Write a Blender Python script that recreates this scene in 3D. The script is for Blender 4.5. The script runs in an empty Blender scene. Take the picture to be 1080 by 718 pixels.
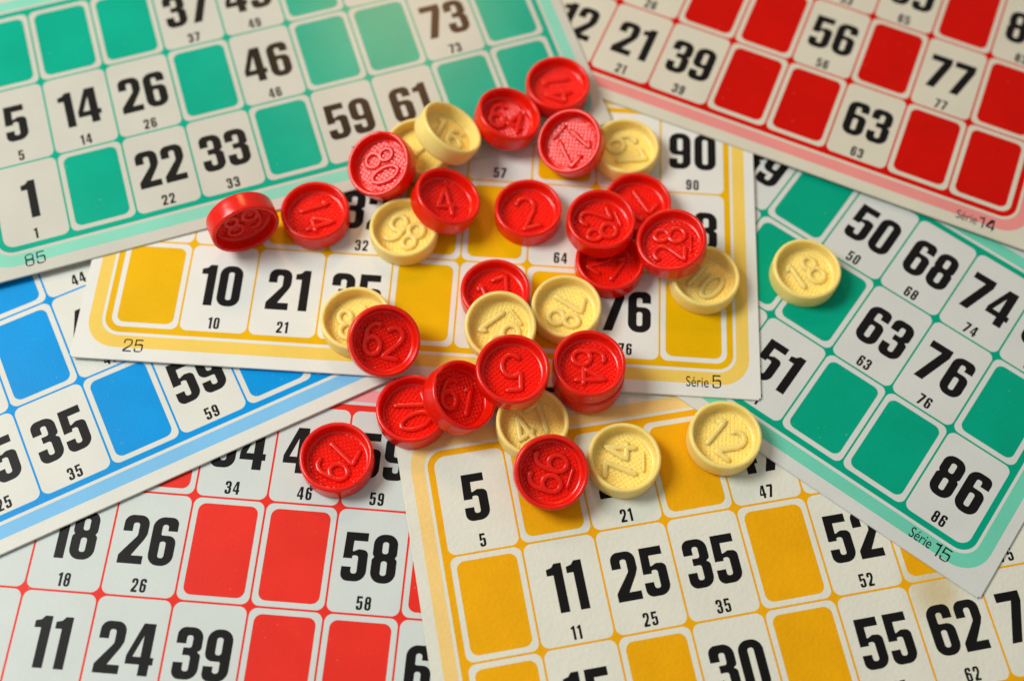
import bpy, bmesh, math, random
from mathutils import Vector, Matrix

random.seed(7)
scene = bpy.context.scene
COL = scene.collection
# one Blender unit is one centimetre

# ---------------------------------------------------------------- camera
cam_data = bpy.data.cameras.new("camera")
cam = bpy.data.objects.new("camera", cam_data)
COL.objects.link(cam)
RT = Vector((0.998280, 0.053082, 0.024894))
UP = Vector((-0.058630, 0.903824, 0.423869))
BK = RT.cross(UP).normalized()
m = Matrix((RT, UP, BK)).transposed().to_4x4()
m.translation = Vector((-0.000000, -15.160815, 32.327688))
cam.matrix_world = m
cam_data.sensor_width = 36.0
cam_data.lens = 42.7117
cam_data.clip_start = 0.5
cam_data.clip_end = 500.0
cam_data.dof.use_dof = True
cam_data.dof.focus_distance = 33.6
cam_data.dof.aperture_fstop = 0.055
cam_data.dof.aperture_blades = 7
scene.camera = cam

# ---------------------------------------------------------------- light
world = bpy.data.worlds.new("World")
scene.world = world
world.use_nodes = True
bgn = world.node_tree.nodes["Background"]
bgn.inputs[0].default_value = (0.98, 0.99, 0.96, 1)
bgn.inputs[1].default_value = 0.29


def area_lamp(name, loc, target, sx, sy, watts, colour):
    d = bpy.data.lights.new(name, 'AREA')
    d.shape = 'RECTANGLE'
    d.size = sx
    d.size_y = sy
    d.energy = watts
    d.color = colour
    o = bpy.data.objects.new(name, d)
    COL.objects.link(o)
    o.location = loc
    o.rotation_euler = (Vector(target) - Vector(loc)).to_track_quat('-Z', 'Y').to_euler()
    return o


area_lamp("window_light", (-64, 11, 74), (0, 0, 0), 37, 40, 81000, (0.97, 1.0, 0.955))
area_lamp("back_window_light", (-11, 50, 47), (-2, 8, 0), 12, 11, 8000, (1.0, 0.48, 0.18))

scene.view_settings.view_transform = 'Standard'
scene.view_settings.look = 'None'
scene.view_settings.exposure = 0.0
scene.view_settings.gamma = 1.0


# ---------------------------------------------------------------- materials
def lin(r, g, b):
    f = lambda c: (c / 255 / 12.92) if c / 255 <= 0.04045 else ((c / 255 + 0.055) / 1.055) ** 2.4
    return (f(r), f(g), f(b), 1.0)


def new_mat(name):
    mt = bpy.data.materials.new(name)
    mt.use_nodes = True
    nt = mt.node_tree
    return mt, nt, nt.nodes["Principled BSDF"]


def print_mat(name, base, rough=0.5, vary=0.06, bump=0.03, scale=14.0, specks=0.0, stain=None, spec=0.10):
    """paper or printed ink: fibre bump, slight mottling, worn specks, optional stain."""
    mt, nt, bs = new_mat(name)
    N, Lk = nt.nodes, nt.links
    tc = N.new("ShaderNodeTexCoord")
    n1 = N.new("ShaderNodeTexNoise")
    n1.inputs["Scale"].default_value = 0.55
    n1.inputs["Detail"].default_value = 5
    Lk.new(tc.outputs["Object"], n1.inputs["Vector"])
    n2 = N.new("ShaderNodeTexNoise")
    n2.inputs["Scale"].default_value = scale
    n2.inputs["Detail"].default_value = 4
    Lk.new(tc.outputs["Object"], n2.inputs["Vector"])
    mr = N.new("ShaderNodeMapRange")
    mr.inputs[1].default_value = 0.3
    mr.inputs[2].default_value = 0.7
    mr.inputs[3].default_value = 1.0 - vary
    mr.inputs[4].default_value = 1.0 + vary * 0.4
    mix = N.new("ShaderNodeMath")
    mix.operation = 'MULTIPLY_ADD'
    Lk.new(n2.outputs[0], mix.inputs[0])
    mix.inputs[1].default_value = 0.45
    Lk.new(n1.outputs[0], mix.inputs[2])
    sub = N.new("ShaderNodeMath")
    sub.operation = 'SUBTRACT'
    Lk.new(mix.outputs[0], sub.inputs[0])
    sub.inputs[1].default_value = 0.22
    Lk.new(sub.outputs[0], mr.inputs[0])
    hsv = N.new("ShaderNodeHueSaturation")
    hsv.inputs["Color"].default_value = base
    Lk.new(mr.outputs[0], hsv.inputs["Value"])
    col = hsv.outputs[0]
    if specks > 0:
        n3 = N.new("ShaderNodeTexNoise")
        n3.inputs["Scale"].default_value = 11.0
        n3.inputs["Detail"].default_value = 2
        Lk.new(tc.outputs["Object"], n3.inputs["Vector"])
        r3 = N.new("ShaderNodeMapRange")
        r3.inputs[1].default_value = 0.75
        r3.inputs[2].default_value = 0.785
        r3.inputs[4].default_value = specks
        Lk.new(n3.outputs[0], r3.inputs[0])
        mx = N.new("ShaderNodeMix")
        mx.data_type = 'RGBA'
        Lk.new(r3.outputs[0], mx.inputs[0])
        Lk.new(col, mx.inputs[6])
        mx.inputs[7].default_value = (0.75, 0.72, 0.66, 1)
        col = mx.outputs[2]
    if stain:
        (sx, sy, sr) = stain
        mp = N.new("ShaderNodeVectorMath")
        mp.operation = 'DISTANCE'
        Lk.new(tc.outputs["Object"], mp.inputs[0])
        mp.inputs[1].default_value = (sx, sy, 0.06)
        ad = N.new("ShaderNodeMath")
        ad.operation = 'MULTIPLY_ADD'
        Lk.new(n1.outputs[0], ad.inputs[0])
        ad.inputs[1].default_value = 1.6
        Lk.new(mp.outputs["Value"], ad.inputs[2])
        r4 = N.new("ShaderNodeMapRange")
        r4.inputs[1].default_value = sr + 0.8
        r4.inputs[2].default_value = sr * 0.2 + 0.8
        r4.inputs[4].default_value = 0.75
        Lk.new(ad.outputs[0], r4.inputs[0])
        mx = N.new("ShaderNodeMix")
        mx.data_type = 'RGBA'
        Lk.new(r4.outputs[0], mx.inputs[0])
        Lk.new(col, mx.inputs[6])
        mx.inputs[7].default_value = lin(206, 184, 130)
        col = mx.outputs[2]
    Lk.new(col, bs.inputs["Base Color"])
    bs.inputs["Roughness"].default_value = rough
    bs.inputs["Specular IOR Level"].default_value = spec
    bp = N.new("ShaderNodeBump")
    bp.inputs["Strength"].default_value = 1.0
    bp.inputs["Distance"].default_value = bump * 0.1
    Lk.new(n2.outputs[0], bp.inputs["Height"])
    Lk.new(bp.outputs[0], bs.inputs["Normal"])
    return mt


def plastic_mat(name, base, sss, radius, rough, vary=0.04, spec=0.4, bump=0.0008):
    mt, nt, bs = new_mat(name)
    N, Lk = nt.nodes, nt.links
    tc = N.new("ShaderNodeTexCoord")
    oi = N.new("ShaderNodeObjectInfo")
    ad = N.new("ShaderNodeVectorMath")
    ad.operation = 'ADD'
    Lk.new(tc.outputs["Object"], ad.inputs[0])
    Lk.new(oi.outputs["Location"], ad.inputs[1])
    n1 = N.new("ShaderNodeTexNoise")
    n1.inputs["Scale"].default_value = 2.2
    n1.inputs["Detail"].default_value = 4
    Lk.new(ad.outputs[0], n1.inputs["Vector"])
    mr = N.new("ShaderNodeMapRange")
    mr.inputs[1].default_value = 0.3
    mr.inputs[2].default_value = 0.7
    mr.inputs[3].default_value = 1 - vary
    mr.inputs[4].default_value = 1 + vary
    Lk.new(n1.outputs[0], mr.inputs[0])
    hsv = N.new("ShaderNodeHueSaturation")
    hsv.inputs["Color"].default_value = base
    Lk.new(mr.outputs[0], hsv.inputs["Value"])
    Lk.new(hsv.outputs[0], bs.inputs["Base Color"])
    n2 = N.new("ShaderNodeTexNoise")
    n2.inputs["Scale"].default_value = 6
    n2.inputs["Detail"].default_value = 5
    Lk.new(ad.outputs[0], n2.inputs["Vector"])
    rr = N.new("ShaderNodeMapRange")
    rr.inputs[1].default_value = 0.3
    rr.inputs[2].default_value = 0.7
    rr.inputs[3].default_value = rough - 0.04
    rr.inputs[4].default_value = rough + 0.06
    Lk.new(n2.outputs[0], rr.inputs[0])
    Lk.new(rr.outputs[0], bs.inputs["Roughness"])
    bs.inputs["Specular IOR Level"].default_value = spec
    bs.subsurface_method = 'BURLEY'
    bs.inputs["Subsurface Weight"].default_value = sss
    bs.inputs["Subsurface Radius"].default_value = radius
    bs.inputs["Subsurface Scale"].default_value = 0.22
    bp = N.new("ShaderNodeBump")
    bp.inputs["Strength"].default_value = 0.6
    bp.inputs["Distance"].default_value = bump
    Lk.new(n2.outputs[0], bp.inputs["Height"])
    Lk.new(bp.outputs[0], bs.inputs["Normal"])
    return mt


RED = plastic_mat("red_plastic", (0.80, 0.010, 0.0015, 1), 0.55, (1.0, 0.14, 0.03), 0.22, 0.04, 0.5, 0.0002)
CREAM = plastic_mat("cream_plastic", lin(243, 219, 128), 0.7, (0.85, 0.66, 0.26), 0.34)
INK = print_mat("black_ink", (0.010, 0.009, 0.009, 1), 0.40, 0.2, 0.02, spec=0.10)
GLOSSY_INK = print_mat("glossy_black_ink", (0.010, 0.009, 0.008, 1), 0.28, 0.2, 0.012, spec=0.22)


def wood_mat():
    mt, nt, bs = new_mat("dark_wood")
    N, Lk = nt.nodes, nt.links
    tc = N.new("ShaderNodeTexCoord")
    mp = N.new("ShaderNodeMapping")
    mp.inputs["Scale"].default_value = (0.08, 1.2, 1)
    Lk.new(tc.outputs["Object"], mp.inputs[0])
    n = N.new("ShaderNodeTexNoise")
    n.inputs["Scale"].default_value = 1.5
    n.inputs["Detail"].default_value = 8
    Lk.new(mp.outputs[0], n.inputs["Vector"])
    cr = N.new("ShaderNodeValToRGB")
    cr.color_ramp.elements[0].color = (0.05, 0.022, 0.01, 1)
    cr.color_ramp.elements[1].color = (0.16, 0.075, 0.035, 1)
    Lk.new(n.outputs[0], cr.inputs[0])
    Lk.new(cr.outputs[0], bs.inputs["Base Color"])
    bs.inputs["Roughness"].default_value = 0.45
    return mt


# ---------------------------------------------------------------- helpers
def link(name, me, parent=None, mat=None):
    o = bpy.data.objects.new(name, me)
    COL.objects.link(o)
    if mat is not None:
        me.materials.clear()
        me.materials.append(mat)
    if parent is not None:
        o.parent = parent
    return o


def fillet(pts, n=7):
    """closed contour from (x, y, radius) corners."""
    out = []
    k = len(pts)
    for i in range(k):
        p0, p, p1 = pts[i - 1], pts[i], pts[(i + 1) % k]
        r = p[2]
        P = Vector(p[:2])
        a = Vector(p0[:2]) - P
        b = Vector(p1[:2]) - P
        la, lb = a.length, b.length
        a.normalize()
        b.normalize()
        c = max(-0.9999, min(0.9999, a.dot(b)))
        half = math.acos(c) / 2
        if r <= 1e-5 or half > 1.55:
            out.append((P.x, P.y))
            continue
        d = r / math.tan(half)
        lim = 0.5 * min(la, lb) * 0.999
        if d > lim:
            d = lim
            r = d * math.tan(half)
        ctr = P + (a + b).normalized() * (r / math.sin(half))
        s, e = P + a * d - ctr, P + b * d - ctr
        a0 = math.atan2(s.y, s.x)
        da = math.atan2(e.y, e.x) - a0
        while da > math.pi:
            da -= 2 * math.pi
        while da < -math.pi:
            da += 2 * math.pi
        for j in range(n + 1):
            t = a0 + da * j / n
            out.append((ctr.x + r * math.cos(t), ctr.y + r * math.sin(t)))
    return out


def flat_mesh(name, contours, z):
    """one flat sheet filled between closed contours (inner ones are holes)."""
    cu = bpy.data.curves.new(name, 'CURVE')
    cu.dimensions = '2D'
    cu.fill_mode = 'BOTH'
    for c in contours:
        sp = cu.splines.new('POLY')
        sp.points.add(len(c) - 1)
        for q, (x, y) in zip(sp.points, c):
            q.co = (x, y, 0, 1)
        sp.use_cyclic_u = True
    ob = bpy.data.objects.new(name, cu)
    me = bpy.data.meshes.new_from_object(ob)
    bpy.data.objects.remove(ob)
    bpy.data.curves.remove(cu)
    bm = bmesh.new()
    bm.from_mesh(me)
    for f in bm.faces:
        if f.normal.z < 0:
            f.normal_flip()
    for v in bm.verts:
        v.co.z = z
    bm.to_mesh(me)
    bm.free()
    me.name = name
    return me


def rrect(x0, y0, x1, y1, r):
    if not isinstance(r, (tuple, list)):
        r = (r,) * 4
    return fillet([(x0, y0, r[0]), (x1, y0, r[1]), (x1, y1, r[2]), (x0, y1, r[3])])


# ---------------------------------------------------------------- printed digits
def glyph(ch, W, H, s, t):
    R = W * 0.44
    q = W * 0.10
    if ch == '0':
        return W, [fillet([(0, 0, R), (W, 0, R), (W, H, R), (0, H, R)]),
                   fillet([(s, t, q), (W - s, t, q), (W - s, H - t, q), (s, H - t, q)])]
    if ch == '1':
        w = W * 0.64
        a = w - s
        return w, [fillet([(a, 0, 0), (w, 0, 0), (w, H, 0), (a + s * .22, H, .03), (a - s * .1, H * .925, .05), (0, H * .895, 0),
                           (0, H * .765, 0), (a, H * .765, 0)])]
    if ch == '2':
        return W, [fillet([(0, 0, 0), (W * .98, 0, 0), (W * .98, t * 1.08, 0), (s * 1.32, t * 1.08, 0), (W * .9, H * .5, W * .25),
                           (W, H * .62, W * .2), (W, H, R), (0, H, R), (0, H * .66, 0), (s * .98, H * .66, 0),
                           (s * .98, H - t, q), (W - s, H - t, q), (W - s, H * .58, W * .2), (0, H * .17, W * .12)])]
    if ch == '3':
        return W, [fillet([(0, 0, R), (W, 0, R), (W, H * .485, W * .2), (W * .84, H * .53, .02), (W, H * .575, W * .2), (W, H, R), (0, H, R),
                           (0, H * .68, 0), (s, H * .68, 0), (s, H - t, q), (W - s, H - t, q), (W - s, H * .605, W * .1),
                           (W * .30, H * .605, 0), (W * .30, H * .46, 0), (W - s, H * .46, W * .1), (W - s, t, q), (s, t, q), (s, H * .32, 0), (0, H * .32, 0)])]
    if ch == '4':
        w = W * 1.06
        x1 = w * .88
        x0 = x1 - s
        return w, [fillet([(x0, 0, 0), (x1, 0, 0), (x1, H * .21, 0), (w, H * .21, 0), (w, H * .355, 0), (x1, H * .355, 0), (x1, H, 0),
                           (w * .44, H, 0), (0, H * .37, 0), (0, H * .21, 0), (x0, H * .21, 0)]),
                   fillet([(x0, H * .355, 0), (x0, H * .76, 0), (w * .235, H * .355, 0)])]
    if ch == '5':
        return W, [fillet([(W * .05, H, 0), (W * .94, H, 0), (W * .94, H - t * 1.1, 0), (W * .05 + s * .9, H - t * 1.1, 0),
                           (W * .05 + s * .86, H * .60, .02), (W * .62, H * .66, W * .12), (W, H * .64, W * .3), (W, 0, R), (0, 0, R),
                           (0, H * .29, 0), (s, H * .29, 0), (s, t, q), (W - s, t, q), (W - s, H * .525, q), (s, H * .525, q),
                           (s, H * .46, 0), (W * .02, H * .46, 0)])]
    if ch == '6':
        return W, [fillet([(0, 0, R), (W, 0, R), (W, H * .62, R * .9), (s, H * .62, .04), (s, H - t, q), (W - s, H - t, q), (W - s, H * .715, 0),
                           (W, H * .715, 0), (W, H, R), (0, H, R)]),
                   fillet([(s, t, q), (W - s, t, q), (W - s, H * .495, q), (s, H * .495, q)])]
    if ch == '9':
        w, cs = glyph('6', W, H, s, t)
        return w, [[(W - x, H - y) for x, y in c] for c in cs]
    if ch == '7':
        return W, [fillet([(0, H, 0), (W, H, 0), (W, H - t * 1.25, 0), (s * 1.28, 0, 0), (s * .2, 0, 0), (W - s * 1.05, H - t * 1.15, 0), (0, H - t * 1.15, 0)])]
    if ch == '8':
        return W, [fillet([(0, 0, R), (W, 0, R), (W, H * .48, W * .2), (W * .9, H * .525, .03), (W * .985, H * .57, W * .2), (W * .985, H, R),
                           (W * .015, H, R), (W * .015, H * .57, W * .2), (W * .1, H * .525, .03), (0, H * .48, W * .2)]),
                   fillet([(s, t, q), (W - s, t, q), (W - s, H * .45, q), (s, H * .45, q)]),
                   fillet([(s, H * .60, q), (W - s, H * .60, q), (W - s, H - t, q), (s, H - t, q)])]


def number_contours(txt, cx, cy, W, H, s, t, gap):
    gs = [glyph(c, W, H, s, t) for c in txt]
    tot = sum(g[0] for g in gs) + gap * (len(gs) - 1)
    x = cx - tot / 2
    out = []
    for w, cs in gs:
        for c in cs:
            out.append([(px + x, py + cy - H / 2) for px, py in c])
        x += w + gap
    return out


# ---------------------------------------------------------------- the table top
tm = wood_mat()
bm = bmesh.new()
bmesh.ops.create_cube(bm, size=1.0, matrix=Matrix.Diagonal((110, 80, 3, 1)))
bmesh.ops.bevel(bm, geom=bm.edges[:], offset=0.4, segments=3, affect='EDGES')
me = bpy.data.meshes.new("table_top")
bm.to_mesh(me)
bm.free()
table = link("table_top", me, None, tm)
table.location = (0, 0, -1.5)
table['kind'] = 'structure'

# ---------------------------------------------------------------- bingo cards
PU, PV, MU, MV, T = 2.0, 2.8855, 0.9340, 1.0300, 0.06
HX, HY = 4.5 * PU + MU, 1.5 * PV + MV
RING, GAP, BAND = 0.155, 0.09, 0.37


def cell_rect(c, r):
    x0 = (c - 4.5) * PU
    y1 = -(r - 1.5) * PV
    return x0, y1 - PV, x0 + PU, y1


def bingo_card(label, pose, rows, paper, ink, band, black, texts, group="bingo cards spread over the table"):
    x, y, th, z, gx, gy = pose
    root = bpy.data.objects.new("bingo_card", None)
    COL.objects.link(root)
    root.empty_display_size = 1.0
    ex = Vector((math.cos(th), math.sin(th), gx)).normalized()
    ey = Vector((-math.sin(th), math.cos(th), gy))
    ez = ex.cross(ey).normalized()
    ey = ez.cross(ex)
    mw = Matrix((ex, ey, ez)).transposed().to_4x4()
    mw.translation = Vector((x, y, z)) - ez * T
    root.matrix_world = mw
    root['label'] = label
    root['category'] = 'bingo card'
    root['group'] = group
    # cardboard slab with softened edges and a hair of waviness along the cut
    bm = bmesh.new()
    bmesh.ops.create_cube(bm, size=1.0, matrix=Matrix.Translation((0, 0, T / 2)) @ Matrix.Diagonal((2 * HX, 2 * HY, T, 1)))
    bmesh.ops.bevel(bm, geom=[e for e in bm.edges if abs(e.verts[0].co.z - e.verts[1].co.z) > T * .5], offset=0.06, segments=3, affect='EDGES')
    bmesh.ops.bevel(bm, geom=[e for e in bm.edges if abs(e.verts[0].co.z - T) < 1e-6 and abs(e.verts[1].co.z - T) < 1e-6], offset=0.012, segments=2, affect='EDGES')
    me = bpy.data.meshes.new("cardboard")
    bm.to_mesh(me)
    bm.free()
    link("cardboard", me, root, paper)
    zp = T + 0.0015
    gx1, gy1 = 4.5 * PU, 1.5 * PV
    a = RING + GAP
    b = a + BAND
    me = flat_mesh("border_band", [rrect(-gx1 - b, -gy1 - b - .02, gx1 + b, gy1 + b + .02, 0.86), rrect(-gx1 - a, -gy1 - a - .01, gx1 + a, gy1 + a + .01, 0.56)], zp)
    link("border_band", me, root, band)
    cs = [rrect(-gx1 - RING, -gy1 - RING, gx1 + RING, gy1 + RING, 0.48)]
    w = 0.028
    for r in range(3):
        for c in range(9):
            x0, y0, x1, y1 = cell_rect(c, r)
            rad = [0.215] * 4
            if r == 2 and c == 0: rad[0] = 0.33
            if r == 2 and c == 8: rad[1] = 0.33
            if r == 0 and c == 8: rad[2] = 0.33
            if r == 0 and c == 0: rad[3] = 0.33
            cs.append(rrect(x0 + w, y0 + w, x1 - w, y1 - w, rad))
    link("printed_grid", flat_mesh("printed_grid", cs, zp), root, ink)
    for r, row in enumerate(rows):
        for c, v in enumerate(row):
            if v == '.':
                continue
            x0, y0, x1, y1 = cell_rect(c, r)
            cx, cy = (x0 + x1) / 2, (y0 + y1) / 2
            if v == '#':
                i = 0.18
                link("coloured_square", flat_mesh("coloured_square", [rrect(x0 + i, y0 + i, x1 - i, y1 - i, 0.22)], zp), root, ink)
            else:
                big, small = v, v
                if v.startswith('^'):      # only the caption can be seen
                    big, small = None, v[1:]
                if v.endswith('^'):        # only the large number can be seen
                    big, small = v[:-1], None
                if big:
                    link("large_number", flat_mesh("large_number", number_contours(big, cx + .01, cy + .105, .68, 1.345, .258, .212, .11), zp), root, black or INK)
                if small:
                    link("small_number", flat_mesh("small_number", number_contours(small, cx, cy - 1.13, .168, .37, .066, .056, .055), zp), root, INK)
    for txt, tx, ty, size, sx in texts:
        if txt[0].isdigit():
            me = flat_mesh("series_text", number_contours(txt, tx, ty, size * .62, size, size * .105, size * .095, size * .17), zp + 0.0015)
            link("series_text", me, root, INK)
            continue
        fc = bpy.data.curves.new("series_text", 'FONT')
        fc.body = txt
        fc.size = size
        fc.align_x = 'LEFT'
        ob = bpy.data.objects.new("series_text", fc)
        me = bpy.data.meshes.new_from_object(ob)
        bpy.data.objects.remove(ob)
        xs = [v.co.x for v in me.vertices]
        ys = [v.co.y for v in me.vertices]
        mx, my = (min(xs) + max(xs)) / 2, (min(ys) + max(ys)) / 2
        for v in me.vertices:
            v.co = ((v.co.x - mx) * sx + tx, v.co.y - my + ty, zp + 0.0015)
        me.name = "series_text"
        link("series_text", me, root, INK)
    return root


def card_mats(nm, paper, ink, band, rough=0.40, bump=0.03, specks=0.28, stain=None, scale=14.0, spec=0.10):
    return (print_mat(nm + "_paper", lin(*paper), rough, 0.05, bump, scale, 0, stain, spec),
            print_mat(nm + "_ink", lin(*ink), rough - .05, 0.09, bump, scale, specks, None, spec),
            print_mat(nm + "_band", lin(*band), rough, 0.07, bump, scale, 0, None, spec),
            GLOSSY_INK if nm == "teal_left" else None)


CARDS = [
    ("red and white bingo card at the lower left with 58 and 39",
     (-5.4965, -6.8071, -0.0213, 0.0938, 0.0016, -0.0034),
     [['.', '.', '#', '34', '46', '59', '.', '.', '.'], ['.', '18', '26', '#', '#', '58', '#', '.', '.'], ['.', '11^', '24^', '39^', '#', '#', '67^', '.', '.']],
     card_mats("red_low", (209, 216, 212), (235, 52, 40), (240, 160, 165)), []),
    ("blue and white bingo card with 35 and 59 at the left",
     (-12.0923, -0.3831, 0.5244, 0.1279, -0.0, -0.0123),
     [['.', '.', '.', '#', '^44', '.', '.', '.', '.'], ['.', '.', '.', '#', '47', '.', '.', '.', '.'], ['.', '.', '25', '35', '#', '59', '#', '.', '.']],
     card_mats("blue", (222, 222, 213), (0, 150, 226), (126, 192, 236)), []),
    ("orange-yellow bingo card of coarse paper with 11, 25 and 62",
     (7.7122, -5.9381, 0.2362, 0.1706, -0.0078, -0.006),
     [['5', '#', '21', '#', '47', '.', '.', '.', '.'], ['#', '11', '25', '35', '#', '52', '#', '^75', '.'], ['#', '15^', '#', '30^', '#', '55', '62', '78^', '.']],
     card_mats("amber", (226, 225, 210), (240, 172, 8), (246, 208, 130), 0.6, 0.13, 0.15, (3.75, -1.75, 1.1), 10.0), []),
    ("teal bingo card marked Série 15 with 86 in its corner",
     (7.5984, 3.0198, -0.585, 0.1653, -0.0001, -0.0104),
     [['.', '.', '.', '39^', '#', '50', '68', '74', '80'], ['.', '.', '.', '.', '#', '#', '63', '76', '#'], ['.', '.', '.', '.', '.', '51', '#', '#', '86']],
     card_mats("teal_right", (214, 216, 211), (0, 164, 130), (112, 208, 180), 0.5, 0.05),
     [("Série", 7.85, -4.80, .46, .72), ("15", 8.51, -4.82, .41, 1.0)]),
    ("yellow bingo card marked Série 5 under the pile of chips",
     (-2.6838, 3.8448, -0.004, 0.2874, -0.0013, -0.0017),
     [['.', '.', '.', '.', '.', '^57', '#', '.', '90'], ['.', '.', '#', '32', '#', '#', '^64', '.', '83'], ['#', '10', '21', '35', '#', '.', '#', '76', '#']],
     card_mats("yellow", (228, 228, 221), (233, 180, 0), (240, 204, 96), 0.45, 0.03),
     [("Série", 8.10, -4.91, .46, .72), ("5", 8.66, -4.87, .41, 1.15), ("25", -8.18, -4.89, .40, 1.2)]),
    ("red and white bingo card marked Série 14 with 63 and 77",
     (8.1347, 12.2402, -0.3439, 0.35, -0.004, 0.0028),
     [['.', '.', '.', '.', '.', '^53', '65', '#', '83'], ['.', '.', '^26', '#', '#', '56', '#', '77', '#'], ['.', '12', '21', '39', '#', '#', '63', '#', '#']],
     card_mats("red_top", (214, 209, 190), (206, 14, 2), (232, 146, 140)),
     [("Série", 7.79, -4.93, .46, .72), ("14", 8.42, -4.92, .41, 1.05)]),
    ("teal bingo card numbered 85 at the upper left with 14 and 26",
     (-8.4109, 9.077, 0.3687, 0.4258, 0.0032, 0.0084),
     [['#', '#', '#', '37', '49', '#', '.', '.', '.'], ['5', '14', '26', '#', '46', '#', '#', '73', '#'], ['1', '#', '22', '33', '#', '59', '61', '#', '#']],
     card_mats("teal_left", (200, 199, 187), (0, 168, 138), (134, 210, 186), 0.30, 0.015, spec=0.2),
     [("85", -8.16, -4.87, .42, 1.2)]),
]
for label, pose, rows, (pm, im, bm_, km), texts in CARDS:
    bingo_card(label, pose, rows, pm, im, bm_, km, texts)

# ---------------------------------------------------------------- bingo chips
R, H, RI, ZF = 1.02, 0.63, 0.89, 0.25


def chip_body(seed, nick=None):
    rnd = random.Random(seed)
    bm = bmesh.new()
    prof = [(0.0, 0.0), (R - .06, 0.0), (R - .025, .010), (R - .006, .035), (R, .08), (R, .2), (R, .35), (R, H - .09), (R - .006, H - .045), (R - .025, H - .014),
            (R - .05, H), (RI + .045, H), (RI + .018, H - .012), (RI + .004, H - .04), (RI, H - .08), (RI - .004, ZF + .12), (RI - .012, ZF + .06), (RI - .03, ZF + .022), (RI - .065, ZF + .002), (RI - .11, ZF - .012)]
    n = 96
    ph = [rnd.uniform(0, 6.28) for _ in range(3)]
    rings = []
    for k, (r, z) in enumerate(prof):
        if r == 0:
            rings.append([bm.verts.new((0, 0, z))])
            continue
        ring = []
        for i in range(n):
            t = 2 * math.pi * i / n
            wob = 1 + .0025 * math.sin(2 * t + ph[0]) + .0015 * math.sin(5 * t + ph[1])
            zz = z + (.006 * math.sin(2 * t + ph[2]) if z > H - .1 else 0)
            rr = r
            if nick is not None and z > H - .1:
                d = math.atan2(math.sin(t - nick), math.cos(t - nick)) / 0.13
                g = math.exp(-d * d)
                zz -= .07 * g
                if r < R - .055:
                    rr += .035 * g
            ring.append(bm.verts.new((rr * wob * math.cos(t), rr * wob * math.sin(t), zz)))
        rings.append(ring)
    for a, b in zip(rings, rings[1:]):
        for i in range(n):
            j = (i + 1) % n
            if len(a) == 1:
                bm.faces.new((a[0], b[j], b[i]))
            else:
                bm.faces.new((a[i], a[j], b[j], b[i]))
    for f in bm.faces:
        f.smooth = True
    # knurled floor: rows of small pyramids inside the rim
    pitch = 0.112
    st = pitch / 4
    m = int(.84 / st) + 2
    ca, sa = math.cos(.62), math.sin(.62)
    vs = {}

    def tri(u):
        u = (u / pitch) % 1.0
        return abs(2 * u - 1)

    def fv(i, j):
        if (i, j) not in vs:
            x, y = i * st, j * st
            h = min(1 - tri(x), 1 - tri(y))
            X, Y = x * ca - y * sa, x * sa + y * ca
            fade = max(0, min(1, (.80 - math.hypot(X, Y)) / .05))
            vs[(i, j)] = bm.verts.new((X, Y, ZF - .004 + .058 * min(h, .5) * fade))
        return vs[(i, j)]
    for i in range(-m, m):
        for j in range(-m, m):
            if math.hypot((i + .5) * st, (j + .5) * st) < RI - .07:
                bm.faces.new((fv(i, j), fv(i + 1, j), fv(i + 1, j + 1), fv(i, j + 1)))
    me = bpy.data.meshes.new("chip_body")
    bm.to_mesh(me)
    bm.free()
    return me


def arc(cx, cy, rx, ry, a0, a1, n=18):
    return [(cx + rx * math.cos(math.radians(a0 + (a1 - a0) * i / n)), cy + ry * math.sin(math.radians(a0 + (a1 - a0) * i / n))) for i in range(n + 1)]


def strokes(ch):
    """centre lines of a round-nibbed digit in a box about .44 x .8; closed lines repeat their first point."""
    if ch == '0':
        return [arc(0, 0, .2, .4, 90, 450, 32)]
    if ch == '1':
        return [[(-.13, .26), (.02, .4), (.02, -.4)]]
    if ch == '2':
        return [arc(0, .2, .2, .2, 165, -20, 16) + [(.14, .02), (-.21, -.4), (.22, -.4)]]
    if ch == '3':
        return [arc(0, .2, .18, .2, 150, -90, 16) + arc(0, -.2, .21, .2, 90, -150, 18)[1:]]
    if ch == '4':
        return [[(.09, -.4), (.09, .4), (-.22, -.14), (.24, -.14)]]
    if ch == '5':
        return [[(.19, .4), (-.14, .4), (-.17, .04)] + arc(0, -.15, .21, .25, 130, -150, 20)]
    if ch == '6':
        return [arc(.03, .12, .23, .29, 60, 180, 10) + [(-.2, -.05)] + arc(0, -.17, .2, .23, 180, 540, 28)]
    if ch == '7':
        return [[(-.21, .4), (.21, .4), (-.08, -.4)]]
    if ch == '8':
        return [arc(0, .21, .165, .19, -90, 270, 26), arc(0, -.2, .205, .21, 90, 450, 28)]
    if ch == '9':
        return [[(-x, -y) for x, y in s] for s in strokes('6')]


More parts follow.
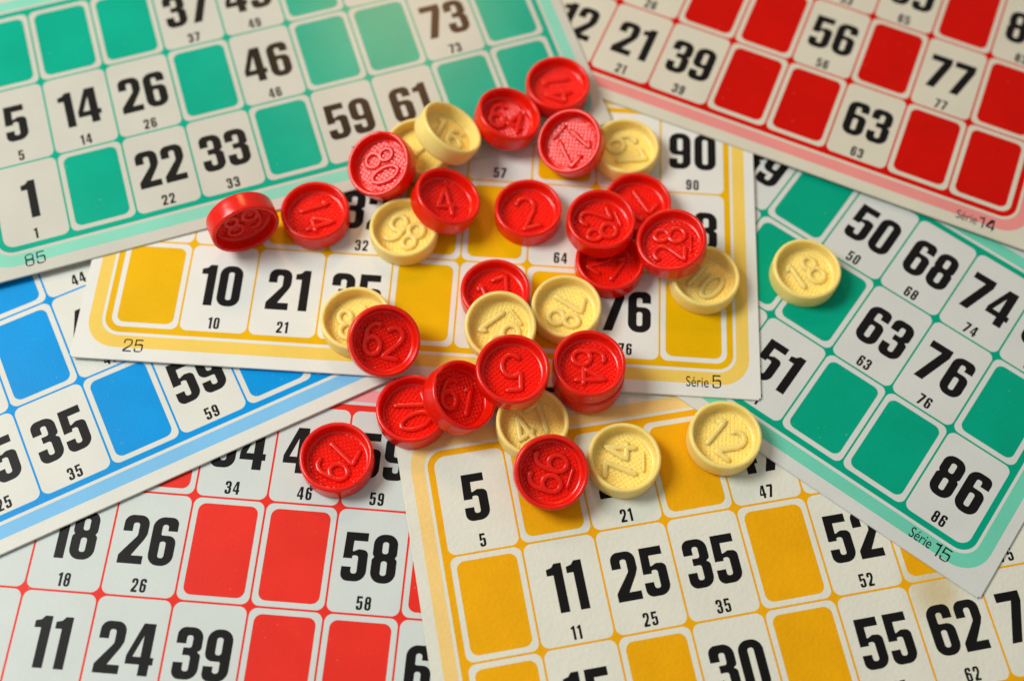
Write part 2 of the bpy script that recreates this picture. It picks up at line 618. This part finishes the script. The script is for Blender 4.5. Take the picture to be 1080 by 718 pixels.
def ridge(bm, line, w=.155, h=.10):
    """rounded raised bead along a line on the floor of the cup."""
    pts = [Vector(line[0])]
    for q in line[1:]:
        q = Vector(q)
        d = (q - pts[-1]).length
        k = max(1, int(d / .06))
        a = pts[-1].copy()
        for i in range(1, k + 1):
            pts.append(a.lerp(q, i / k))
    closed = (pts[0] - pts[-1]).length < 1e-4
    if closed:
        pts.pop()
    n = len(pts)
    prof = [(-1, -.15), (-.95, .45), (-.80, .82), (-.52, .98), (0, 1.02), (.52, .98), (.80, .82), (.95, .45), (1, -.15)]
    rings = []
    for i, p in enumerate(pts):
        if closed:
            tg = pts[(i + 1) % n] - pts[i - 1]
        else:
            tg = pts[min(i + 1, n - 1)] - pts[max(i - 1, 0)]
        tg.normalize()
        nr = Vector((-tg.y, tg.x))
        sc = 1.0
        if not closed and i in (0, n - 1):
            sc = .72
        rings.append([bm.verts.new((p.x + nr.x * a * w / 2 * sc, p.y + nr.y * a * w / 2 * sc, ZF + h * b * (sc if b > 0 else 1))) for a, b in prof])
    if not closed:
        for ring, end in ((rings[0], pts[0] - pts[1]), (rings[-1], pts[-1] - pts[-2])):
            end.normalize()
            c = [bm.verts.new((v.co.x + end.x * w * .32 * (1 - abs(a) * .6), v.co.y + end.y * w * .32 * (1 - abs(a) * .6), ZF - .01)) for v, (a, b) in zip(ring, prof)]
            for i in range(len(prof) - 1):
                bm.faces.new((ring[i], ring[i + 1], c[i + 1], c[i]))
    lim = n if closed else n - 1
    for i in range(lim):
        a, b = rings[i], rings[(i + 1) % n]
        for k in range(len(prof) - 1):
            bm.faces.new((a[k], a[k + 1], b[k + 1], b[k]))


def chip_number(txt, underline):
    bm = bmesh.new()
    offs = {1: [0], 2: [-.29, .29]}[len(txt)]
    sc = 1.3 if len(txt) == 1 else 1.1
    up = .07 if underline else 0
    for ch, ox in zip(txt, offs):
        for s in strokes(ch):
            ridge(bm, [(x * sc + ox, y * sc + up) for x, y in s])
    if underline:
        ridge(bm, [(-.3, -.55), (.3, -.55)], .085, .10)
    bmesh.ops.recalc_face_normals(bm, faces=bm.faces[:])
    for f in bm.faces:
        f.smooth = True
    me = bpy.data.meshes.new("raised_number")
    bm.to_mesh(me)
    bm.free()
    return me


# colour, number, underlined, centre of base, axis, reading direction, label
CHIPS = [
    ('Y', '67', 0, (3.193, 6.48, 0.27), (0.0013, 0.0017, 1.0), (0.4549, -0.8905, 0.0009),
     'cream chip embossed 67 beside the number 90, tucked behind a pink-lit red chip'),
    ('Y', '1', 0, (-3.229, 5.954, 0.39), (0.0, -0.009, 1.0), (0.7951, -0.6064, -0.0055),
     'cream chip mostly hidden under the steeply tilted cream chip at the upper left'),
    ('Y', '86', 0, (-3.424, 3.108, 0.28), (0.0013, 0.0017, 1.0), (-0.9001, 0.4357, 0.0004),
     'cream chip embossed 86 lying under the edge of the red chip marked 4'),
    ('R', '2', 0, (0.254, 4.038, 0.27), (0.0013, 0.0017, 1.0), (0.9363, 0.3511, -0.0018),
     'red chip with a single embossed 2 lying alone above the caption 64'),
    ('R', '21', 0, (2.754, 2.423, 0.27), (0.0013, 0.0017, 1.0), (0.8646, -0.5024, -0.0002),
     'lower red chip stacked under the chip embossed 82, above the printed 76'),
    ('R', '71', 0, (3.563, 4.489, 0.28), (0.0013, 0.0017, 1.0), (-0.5879, -0.8089, 0.0021),
     'red chip lying behind the 82 and 28 chips, below the printed 90'),
    ('Y', '10', 0, (5.585, 2.07, 0.27), (0.0013, 0.0017, 1.0), (0.7834, -0.6215, 0.0001),
     'cream chip embossed 10 half covered by the red 28 chip'),
    ('Y', '18', 0, (8.635, 2.573, 0.15), (0.0059, 0.0086, 0.9999), (0.8583, 0.5131, -0.0095),
     'cream chip embossed 18 lying alone on the right hand teal card'),
    ('Y', '81', 0, (-4.524, 0.012, 0.29), (0.0013, 0.0017, 1.0), (0.9568, 0.2906, -0.0017),
     'cream chip covering the printed 35, with a dark red chip leaning on it'),
    ('R', '17', 0, (-0.574, 1.197, 0.28), (0.0013, 0.0017, 1.0), (0.8992, 0.4375, -0.0019),
     'red chip embossed 17 partly covered by the cream chip embossed 81'),
    ('Y', '78', 0, (1.52, 0.805, 0.28), (0.0013, 0.0017, 1.0), (-0.198, -0.9802, 0.0019),
     'cream chip embossed 78 behind the two-high red stack, left of printed 76'),
    ('R', '70', 0, (-2.671, -2.629, 0.21), (-0.0015, 0.0034, 1.0), (0.435, -0.9004, 0.0037),
     'red chip embossed 70 lying flat beneath the tilted red 61 chip'),
    ('R', '79', 0, (-4.628, -4.133, 0.08), (-0.0015, 0.0034, 1.0), (-0.3616, -0.9323, 0.0026),
     'red chip embossed 79 lying alone on the lower red and white card'),
    ('Y', '47', 0, (0.701, -2.804, 0.18), (0.0061, 0.0076, 1.0), (0.7653, 0.6436, -0.0096),
     'cream chip squeezed between the red 5 chip and the nearest red 66 chip'),
    ('Y', '74', 1, (3.281, -3.696, 0.17), (0.0061, 0.0076, 1.0), (-0.0129, 0.9999, -0.0075),
     'cream chip embossed 74 with underline, right of the nearest red chip'),
    ('Y', '12', 0, (6.074, -2.877, 0.22), (0.0061, 0.0076, 1.0), (0.8001, -0.5998, -0.0004),
     'cream chip embossed 12 over the corner of the orange-yellow card and the teal border'),
    ('R', '41', 0, (0.973, 8.611, 0.41), (0.0, -0.009, 1.0), (-0.2032, 0.9791, 0.0088),
     'red chip embossed 41 farthest back on the corner of the upper teal card'),
    ('R', '14', 0, (-6.111, 3.449, 0.38), (0.0013, 0.0017, 1.0), (0.3973, -0.9177, 0.001),
     'red chip embossed 14 straddling the lower edge of the upper teal card'),
    ('R', '82', 1, (2.416, 3.42, 0.9), (0.0013, 0.0017, 1.0), (-0.3839, 0.9234, -0.0011),
     'red chip embossed underlined 82 stacked on top of another red chip'),
    ('R', '30', 0, (2.227, -1.277, 0.28), (0.0013, 0.0017, 1.0), (0.9979, 0.0645, -0.0014),
     'red chip at the bottom of the two-high stack below the 64'),
    ('R', '64', 0, (2.188, -1.242, 0.9), (0.0013, 0.0017, 1.0), (0.0715, -0.9974, 0.0016),
     "red chip embossed 64 on top of a two-high stack at the yellow card's front edge"),
    ('R', '17', 1, (1.58, 6.405, 0.776), (-0.33, -0.3, 0.895), (-0.6288, -0.6373, -0.4455),
     'bright pinkish red chip embossed underlined 17 tilted towards the left light'),
    ('Y', '16', 0, (-2.476, 6.062, 1.208), (0.5079, 0.2346, 0.8288), (0.8298, -0.3916, -0.3976),
     'cream chip tilted steeply to the right, propped on another cream chip'),
    ('R', '64', 0, (-0.639, 7.103, 0.685), (0.2657, 0.0879, 0.96), (0.9544, -0.1644, -0.2491),
     'red chip tilted to the right on the upper teal card beside the farthest chip'),
    ('R', '4', 0, (-2.344, 3.936, 0.792), (0.3438, 0.1085, 0.9328), (0.8879, 0.286, -0.3605),
     'red chip embossed with a single 4 leaning on the cream 86 chip'),
    ('R', '80', 0, (-4.133, 5.1, 0.892), (-0.3304, -0.2804, 0.9012), (0.3756, -0.9151, -0.147),
     'pale pinkish red chip embossed 80 tilted up beside the printed 59'),
    ('R', '28', 1, (4.568, 2.785, 1.092), (-0.1866, -0.0553, 0.9809), (-0.0054, 0.9985, 0.0553),
     'red chip embossed underlined 28 resting over a cream chip near the printed 83'),
    ('R', '62', 0, (-3.693, -0.684, 0.909), (0.2393, -0.3865, 0.8907), (0.9619, -0.0306, -0.2718),
     'dark red chip leaning towards the viewer against the cream chip over the printed 35'),
    ('Y', '81', 1, (-0.354, -0.094, 0.846), (-0.003, -0.2221, 0.975), (-0.6369, 0.7521, 0.1693),
     'cream chip embossed underlined 81 tilted on a red chip behind the red 5 chip'),
    ('R', '61', 0, (-1.527, -2.323, 0.751), (0.5168, 0.0002, 0.8561), (0.8488, -0.1303, -0.5124),
     "red chip embossed 61 tilted strongly right on the red 70 chip's rim"),
    ('R', '5', 0, (0.059, -1.698, 1.301), (0.0128, -0.0498, 0.9987), (-0.9882, -0.1528, 0.0051),
     'red chip embossed with a single upside down 5 in the middle of the pile'),
    ('R', '66', 1, (1.236, -4.211, 0.645), (0.0657, -0.3203, 0.945), (0.2505, 0.9221, 0.2951),
     'nearest red chip, embossed underlined 66, tilted to face the viewer'),
    ('R', '89', 0, (-8.239, 2.962, 1.305), (0.4731, -0.8793, 0.0558), (0.8727, 0.4763, 0.1075),
     'red chip embossed 89 standing on its edge at the far left of the pile'),
]
NICKS = {'80': 2.6, '61': 2.9}
for k, (colour, txt, ul, base, nrm, rdir, label) in enumerate(CHIPS):
    root = bpy.data.objects.new("bingo_chip", None)
    COL.objects.link(root)
    ez = Vector(nrm).normalized()
    ex = Vector(rdir)
    ex = (ex - ez * ex.dot(ez)).normalized()
    ey = ez.cross(ex)
    mw = Matrix((ex, ey, ez)).transposed().to_4x4()
    mw.translation = Vector(base)
    root.matrix_world = mw
    root['label'] = label
    root['category'] = 'bingo chip'
    root['group'] = 'red numbered chips' if colour == 'R' else 'cream numbered chips'
    mat = RED if colour == 'R' else CREAM
    link("chip_body", chip_body(k, NICKS.get(txt)), root, mat)
    link("raised_number", chip_number(txt, ul), root, mat)
